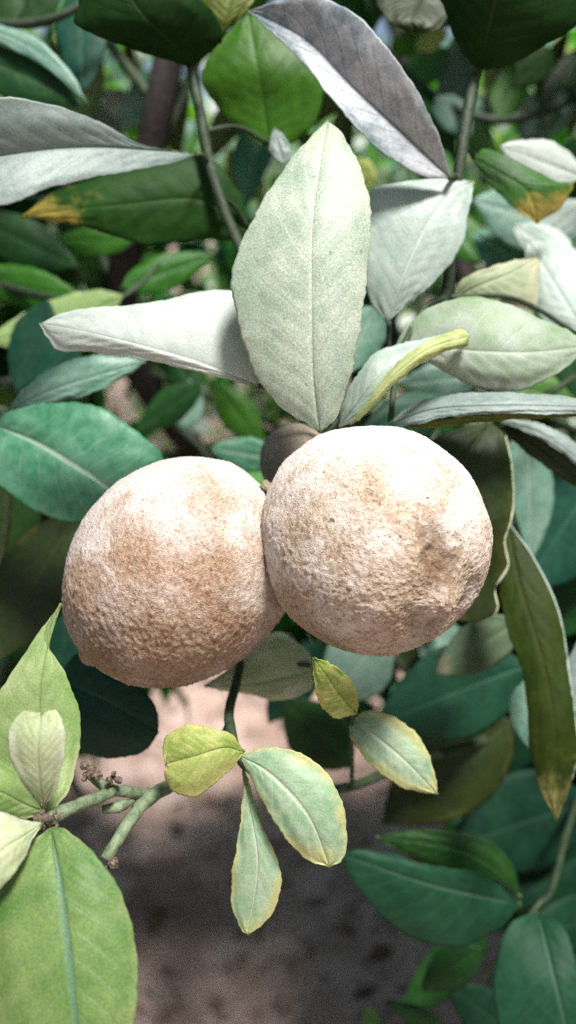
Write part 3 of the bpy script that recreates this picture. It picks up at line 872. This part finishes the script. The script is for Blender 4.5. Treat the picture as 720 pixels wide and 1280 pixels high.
b_mid = twig(tree, [(720, 540, .5), (640, 500, .45), (580, 500, .42), (520, 500, .4), (470, 520, .38)], [.003, .0026, .0024, .002, .0016], 'twigdark')
auto_leaf(b_mid, (560, 500), (440, 560), 66, .38, .37, 'tealdark')
auto_leaf(b_mid, (620, 480), (720, 500), 60, .42, .42, 'green')
auto_leaf(b_mid, (600, 470), (500, 480), 50, .40, .40, 'tealpale')
auto_leaf(b_mid, (700, 440), (760, 520), 60, .42, .42, 'dark')
auto_leaf(b_mid, (470, 380), (430, 470), 60, .36, .36, 'tealpale')
auto_leaf(b_mid, (640, 370), (700, 440), 60, .44, .44, 'green')

# ------------------------------------------------------------------ scattered foliage behind (template blades shared by copies)
def template(k, mat, W=.42, n=12, c=4, droop=.15, fold=.12, twist=0.0):
    P = np.zeros((n + 1, 2 * c + 1, 3))
    for i in range(n + 1):
        u = i / n
        w = W * .5 * max(0.0, math.sin(math.pi * u ** .88)) ** .8
        for j in range(-c, c + 1):
            v = j / c
            tw = twist * u
            x = w * v
            z = -droop * u * u + fold * abs(v) * w * 1.3 + .03 * w * math.sin(9 * u + 3 * v + k)
            P[i, j + c] = (x * math.cos(tw) - z * math.sin(tw) * .3, u, z + x * math.sin(tw))
    o = grid_leaf('leaf', P, [M[mat], M['under']], None, .004, flip=np.array([0, 0, 1.]))
    me = o.data
    bpy.data.objects.remove(o)
    return me


TPL = []
for k, (mat, wgt) in enumerate((('dark', 4), ('green', 5), ('tealdark', 4), ('vivid', 3), ('tealpale', 2), ('darkolive', 2), ('olive', 1), ('greypale', 1), ('teal', 2))):
    for q in range(2):
        TPL.append((template(k * 2 + q, mat, RNG.uniform(.40, .56), droop=RNG.uniform(.05, .35), fold=RNG.uniform(.05, .3), twist=RNG.uniform(-.4, .4)), wgt))
TW = np.array([w for _, w in TPL], float)
TW /= TW.sum()

HOLE = [(195, 866), (420, 850), (398, 930), (430, 960), (505, 970), (480, 1012), (430, 1040), (430, 1100), (545, 1185), (500, 1290), (160, 1290), (165, 1180), (110, 1070), (85, 1010), (100, 950), (200, 935)]


def in_poly(x, y, poly=HOLE):
    c = False
    j = len(poly) - 1
    for i in range(len(poly)):
        xi, yi = poly[i]
        xj, yj = poly[j]
        if (yi > y) != (yj > y) and x < (xj - xi) * (y - yi) / (yj - yi) + xi:
            c = not c
        j = i
    return c


def blocked(p, dmin=.5):
    g = np.asarray(p)[:2] - np.array(sdir)[:2] / sdir[2] * p[2]
    if p[1] < 2.5 and ((g[0] + .05) / .5) ** 2 + ((g[1] - 1.76) / .4) ** 2 < 1:
        return True
    q = proj(p)
    if q is None:
        return True
    if q[2] < dmin and -200 < q[0] < 920 and -250 < q[1] < 1500:
        return True
    return in_poly(q[0], q[1])


def leaf_frame(tw, k, rng, upv=np.array([0, 0, 1.])):
    """direction and normal of the k-th leaf on a twig of direction tw"""
    a = np.cross(tw, upv)
    a /= np.linalg.norm(a) + 1e-9
    b = np.cross(a, tw)
    th = k * 2.4 + rng.normal(0, .3)
    out = math.cos(th) * a + math.sin(th) * b
    d = .55 * tw + .85 * out + np.array([0, 0, -.15]) + rng.normal(0, .15, 3)
    d /= np.linalg.norm(d)
    nn = upv + rng.normal(0, .35, 3)
    nn -= (nn @ d) * d
    nn /= np.linalg.norm(nn)
    return d, nn


def leaf_matrix(p, d, nn, L):
    x = np.cross(d, nn)
    m = Matrix(((x[0], d[0], nn[0], p[0]), (x[1], d[1], nn[1], p[1]), (x[2], d[2], nn[2], p[2]), (0, 0, 0, 1)))
    return m @ Matrix.Scale(L, 4)


def scatter_branch(parent, start, target, rng, nl, Ls=(.06, .10), dmin=.5, budget=None):
    """one twig from a limb towards target with its leaves; returns number of leaves"""
    S, T = np.array(start), np.array(target)
    mid = (S + T) / 2 + rng.normal(0, .06, 3) + np.array([0, 0, .06])
    path = spline3(np.array([S, mid, T]), 16)
    if any(in_poly(*proj(p)[:2]) for p in path if proj(p) is not None):
        path = path[8:]
        if any(in_poly(*proj(p)[:2]) for p in path if proj(p) is not None):
            return 0
    leaves = []
    geos = [tube_geo(path, np.linspace(.0045, .0012, len(path)), 6)]
    for k in range(nl):
        t = .45 + .55 * (k + 1) / nl
        i = min(len(path) - 2, int(t * (len(path) - 1)))
        p = path[i]
        tw = path[i + 1] - path[i]
        tw /= np.linalg.norm(tw)
        d, nn = leaf_frame(tw, k, rng)
        L = rng.uniform(*Ls)
        b = p + d * .012
        if blocked(b, dmin) or blocked(b + d * L * .5, dmin) or blocked(b + d * L, dmin):
            continue
        geos.append(tube_geo([p, b + d * .002], [.0012, .0010], 5))
        leaves.append(leaf_matrix(b, d, nn, L))
    if not leaves:
        return 0
    v, f = merge(geos)
    br = mesh_obj('branch', v, f, [M['twigdark']], parent)
    for m in leaves:
        o = bpy.data.objects.new('leaf', TPL[rng.choice(len(TPL), p=TW)][0])
        o.matrix_basis = m
        link(o, br)
    return len(leaves)


limb_pts = np.vstack(LIMBS)
rng = np.random.default_rng(21)
count = 0
tries = 0
while count < 190 and tries < 600:
    tries += 1
    px, py = rng.uniform(-80, 800), rng.uniform(-60, 1250)
    d = .56 + .75 * rng.random() ** 1.3
    if in_poly(px, py):
        continue
    if py > 870 and px < 430:
        continue
    if 150 < px < 250 and 40 < py < 210 and d < .75:
        continue
    T = unproj(px, py, d)
    if T[2] < .12:
        continue
    dist = np.linalg.norm(limb_pts - T, axis=1) + .15 * np.maximum(0, limb_pts[:, 2] - T[2])
    S = limb_pts[np.argmin(dist + rng.random(len(dist)) * .08)]
    if np.linalg.norm(S - T) < .08:
        continue
    count += scatter_branch(tree, S, T, rng, int(rng.integers(5, 9)))


def leaf_cloud(parent, name, label, sample, n, rng, Ls=(.06, .10), mats=('dark', 'green', 'tealdark')):
    """crown beyond the ones that can be told apart: one mesh of small folded blades"""
    V, F, mi, uv = [], [], [], []
    for k in range(n):
        p = sample(rng)
        if p is None:
            continue
        d = rng.normal(0, 1, 3) + np.array([0, 0, -.25])
        d /= np.linalg.norm(d)
        nn = np.array([0, 0, 1.]) + rng.normal(0, .5, 3)
        nn -= (nn @ d) * d
        nn /= np.linalg.norm(nn)
        x = np.cross(d, nn)
        L = rng.uniform(*Ls)
        w = L * .24
        o = len(V)
        for (a, b, c) in ((0, 0, 0), (.3, -w, .12 * w), (.3, 0, 0), (.3, w, .12 * w), (.7, -w * .8, .0), (.7, 0, -.1 * w), (.7, w * .8, 0), (1, 0, -.5 * w)):
            V.append(p + d * a * L + x * b + nn * c * 3)
            uv.append((a, .5 + .5 * b / w))
        F += [(o, o + 2, o + 1), (o, o + 3, o + 2), (o + 1, o + 2, o + 5, o + 4), (o + 2, o + 3, o + 6, o + 5), (o + 4, o + 5, o + 7), (o + 5, o + 6, o + 7)]
        mi += [int(rng.integers(len(mats)))] * 6
    o = mesh_obj(name, V, F, [M[m] for m in mats], parent, True, uv, mi)
    o['kind'] = 'stuff'
    o['label'] = label
    return o


def lit_patch(g):
    g = g * 1.0
    g[1] += .22 * noise.noise((g[0] * 5, g[1] * 5, 4.0))
    return ((g[0] + .05) / .68) ** 2 + ((g[1] - 1.94) / .47) ** 2 < 1


def crown_sample(rng):
    # the tree's own crown extended beyond the frame for shade, opened over the bare soil
    p = np.array([rng.uniform(-1.3, 1.7), rng.uniform(-.25, 2.3), rng.uniform(.35, 2.25)])
    e = ((p[0] - .2) / 1.45) ** 2 + ((p[1] - 1.1) / 1.3) ** 2 + ((p[2] - 1.3) / .95) ** 2
    if e > 1:
        return None
    for k in (0,):                                            # keep the light on the fruit and on the soil patch
        s2 = np.array(sdir)[:2] / sdir[2]
        g = p[:2] - s2 * p[2]                                 # where its shadow would fall
        if lit_patch(g):
            return None
        f = p[:2] - s2 * (p[2] - 1.15)
        if p[2] > 1.0 and abs(f[0]) < .36 and -.1 < f[1] < .46:
            return None
    q = proj(p)
    if q is None or q[2] < .1:
        if abs(p[0]) < .42 or p[1] < -.1:
            return None
        return p
    if -30 - 40 / q[2] < q[0] < 750 + 40 / q[2] and -40 - 40 / q[2] < q[1] < 1300 + 60 / q[2]:
        if q[2] < .95 or any(in_poly(q[0] + dx / q[2], q[1] + dy / q[2]) for dx, dy in ((0, 0), (90, 0), (-90, 0), (0, 90), (0, -90))) or (q[1] < 230 and rng.random() < .95) or (q[1] < 560 and rng.random() < .6):
            return None
    elif q[2] < .42 and (abs(p[0]) < .36 or p[2] > 1.2):
        return None
    return p


leaf_cloud(tree, 'crown', 'dense dark crown of the lemon tree further back, extended out of view for shade', crown_sample, 85000, np.random.default_rng(3))
settle(tree)

# ------------------------------------------------------------------ fruit
CAMB = np.stack([RIGHT, UP, -FWD], 1)           # camera right, up, towards viewer


def lemon(name, label, px, py, depth, axis_cam, R, K, mat, seed, nip=.16, res=(230, 320), cat='lemon', group=None, rough=1.0, side=(0, 0, 1), stalk=True, taper=0.0, furrow=None, zdir=(0, 0, 1), zb=.0):
    ax = CAMB @ np.array(axis_cam, float)
    ax /= np.linalg.norm(ax)
    a = np.cross(ax, [0.2, .1, 1.])
    a /= np.linalg.norm(a)
    b = np.cross(ax, a)
    Rm = np.stack([a, b, ax], 1)
    zl = Rm.T @ (CAMB @ np.array(zdir, float))
    zl = Vector(zl / np.linalg.norm(zl))
    fl = Rm.T @ (CAMB @ np.array(furrow or (0, 1, 0), float))
    phf = math.atan2(fl[1], fl[0])
    C = unproj(px, py, depth)
    nu, nv = res
    V, rel, zone, crease_tone = [], [], [], []
    s3 = Vector((seed * 3.1, seed * 1.7, seed * .9))
    for i in range(nu + 1):
        th = math.pi * i / nu                     # 0 at the tip (nipple), pi at the stalk
        ct, st = math.cos(th), math.sin(th)
        for j in range(nv):
            ph = 2 * math.pi * j / nv
            d = Vector((st * math.cos(ph), st * math.sin(ph), ct))
            r = R
            z = R * K * ct
            rad = R * st ** .96 * (1 - taper * ct)
            # broad nipple with a collar furrow
            nipf = math.exp(-(th / .15) ** 2)
            coll = math.exp(-((th - .27) / .12) ** 2)
            z += R * nip * nipf - R * .035 * coll * (1 + .6 * math.cos(ph - 2.2))
            z += R * .03 * math.exp(-((math.pi - th) / .25) ** 2)
            # lumpy body
            lump = .030 * noise.noise(d * 1.6 + s3) + .012 * noise.noise(d * 4.0 + s3)
            # wrinkled skin, stronger towards the tip and in patches; zone also browns the underside for bounce light
            zn = min(1, max(0, zb + .65 * d.dot(zl) + .45 * noise.noise(d * 2.6 + s3 * 2) + .25 * noise.noise(d * 7 + s3)))
            w1 = noise.noise(d * 22 + s3)
            w2 = noise.noise(d * 46 + s3)
            w3 = noise.noise(d * 85 + s3)
            ridge = math.exp(-((th - .42) / .24) ** 2) * (.5 + .5 * math.sin(ph * 9 + 3 * noise.noise(d * 5)))
            relief = .55 * w1 + .55 * w2 + .30 * w3
            bumps = max(0, noise.noise(d * 30 + s3 * 3)) ** 1.5
            fur = 0
            if furrow:
                dp = (ph - phf + math.pi) % (2 * math.pi) - math.pi + .25 * noise.noise(d * 9)
                fur = math.exp(-(dp * st / .13) ** 2) * math.exp(-((th - .46) / .26) ** 2)
                relief -= 1.3 * fur
            disp = (.0075 + .0070 * zn * rough) * relief + (.010 + .014 * zn) * bumps - .034 * fur + (.016 * ridge) * (noise.noise(d * 3 + s3) + .3) + lump
            p = Vector((rad * math.cos(ph), rad * math.sin(ph), z)) + d * (R * disp)
            V.append(p)
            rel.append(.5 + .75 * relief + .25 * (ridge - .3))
            zone.append(zn)
            crease_tone.append(max(0, min(1, 1.1 * fur + (.55 * math.exp(-((th - .25) / .16) ** 2) * (.6 + noise.noise(d * 6 + s3)) if furrow else 0))))
    F = []
    for i in range(nu):
        for j in range(nv):
            F.append((i * nv + j, (i + 1) * nv + j, (i + 1) * nv + (j + 1) % nv, i * nv + (j + 1) % nv))
    o = mesh_obj(name, V, F, [M[mat]])
    for nm, dat in (('relief', rel), ('zone', zone), ('crease_tone', crease_tone)):
        at = o.data.attributes.new(nm, 'FLOAT', 'POINT')
        at.data.foreach_set('value', dat)
    M4 = Matrix(((a[0], b[0], ax[0], C[0]), (a[1], b[1], ax[1], C[1]), (a[2], b[2], ax[2], C[2]), (0, 0, 0, 1)))
    o.matrix_world = M4
    o['label'] = label
    o['category'] = cat
    if group:
        o['group'] = group
    if stalk:
        g = tube_geo([np.array([0, 0, -R * (K + .01)]), np.array([0, 0, -R * (K + .06)])], [.0045, .0038], 10)
        g2 = tube_geo([np.array([0, 0, -R * (K + .04)]), np.array([.001, 0, -R * (K + .16)])], [.0017, .0019], 8, 6)
        v, f = merge([g, g2])
        mesh_obj('stalk', v, f, [M['calyx']], o)
    return o


lemon('lemon', 'rounder pale pinkish-tan lemon with its nippled tip facing out', 465, 673, .258, (.49, -.46, .73), .0359, 1.03, 'lemonR', 3.0, nip=.085, furrow=(-.25, 1, .3), zdir=(-.1, -.62, .75), zb=.16)
lemon('lemon', 'rougher browner lemon, the longer one, partly tucked behind the rounder lemon', 223, 718, .275, (-.73, -.66, -.15), .0364, 1.16, 'lemonL', 5.3, nip=.13, taper=.07, zdir=(-.1, -.62, .75), zb=.17)
lemon('lemon', 'small dull brown lemon mostly hidden in the gap behind both bigger lemons', 372, 580, .315, (.3, -.8, .2), .0145, 1.1, 'lemonB', 8.1, res=(70, 100))

# ------------------------------------------------------------------ fallen leaves on the soil
def on_ground(px, py):
    d = FWD + (px - CX) / FPX * RIGHT + (CY - py) / FPX * UP
    t = -CAM_H / d[2]
    return CAMP + t * d


lit = template(3, 'litter', .5, droop=-.2, fold=.4, twist=.5)
rl = np.random.default_rng(9)
for px, py, lab in ((215, 1037, 'dark dry leaf on the soil under the small yellow rounded leaf'),
                    (490, 1192, 'dark dry leaf on the soil beside the broad shaded blue-green leaf'),
                    (205, 1140, 'dark dry leaf on shaded soil next to the largest yellow-green leaf'),
                    (352, 905, 'dark dry leaf on sunlit soil just below the two touching lemons'),
                    (440, 1255, 'dark dry leaf on shaded soil near the lowest green leaves')):
    p = on_ground(px, py)
    th = rl.uniform(0, 6.28)
    o = bpy.data.objects.new('fallen_leaf', lit)
    o.matrix_world = leaf_matrix(p + np.array([0, 0, .014]), np.array([math.cos(th), math.sin(th), 0]), np.array([0, 0, 1.]), rl.uniform(.035, .07))
    o['label'] = lab
    o['category'] = 'fallen leaf'
    o['group'] = 'dry leaves fallen on the soil'
    link(o)

# ------------------------------------------------------------------ orchard trees further back
def back_tree(x, y, h, rad, seed, label, nleaf=40):
    r = np.random.default_rng(seed)
    t = root('orchard_tree', (x, y, 0), label, 'tree', 'orchard trees in the background')
    base = np.array([x, y, -.05])
    top = np.array([x + r.normal(0, .1), y + r.normal(0, .1), h * .45])
    wood(t, [base, (base + top) / 2 + r.normal(0, .04, 3), top], [.09, .07, .06], 'trunk')
    L = []
    for k in range(5):
        a = k * 1.26 + r.uniform(0, .5)
        e = top + np.array([math.cos(a) * rad * .6, math.sin(a) * rad * .6, h * .35])
        pts = [top, (top + e) / 2 + np.array([0, 0, .1]), e]
        wood(t, pts, [.045, .03, .012], 'limb', 8, 12)
        L.append(spline3(np.array(pts), 12))
    lp = np.vstack(L)
    c = 0
    for k in range(30):
        if c >= nleaf:
            break
        v = r.normal(0, 1, 3)
        v /= np.linalg.norm(v)
        T = np.array([x, y, h * .6]) + v * np.array([rad, rad, h * .42])
        if v[1] > .2 or T[2] < .3:
            continue
        S = lp[np.argmin(np.linalg.norm(lp - T, axis=1))]
        c += scatter_branch(t, S, T, r, 6, (.07, .11))

    def smp(rr):
        v = rr.normal(0, 1, 3)
        v /= np.linalg.norm(v)
        q = v * rr.random() ** .4 * np.array([rad, rad, h * .5])
        p = np.array([x, y, h * .52]) + q
        if noise.noise(Vector(p) * 2.2) < -.02 or p[2] < .06:
            return None
        return p
    leaf_cloud(t, 'crown', 'blurred leafy crown of a background tree', smp, 6500, r, (.07, .12), ('green', 'tealpale', 'white', 'vivid'))  # white and pale blades imitate bright sunlit gaps in the foliage
    settle(t)


back_tree(-1.15, 3.5, 2.1, 1.15, 31, 'leafy orchard tree seen blurred behind the dark upright limb')
back_tree(1.0, 3.7, 2.1, 1.1, 32, 'leafy orchard tree seen blurred behind the leaf with yellow-brown margin')
back_tree(-.1, 5.2, 2.2, 1.3, 33, 'farther orchard tree seen blurred in the gap above the upright pale leaf')
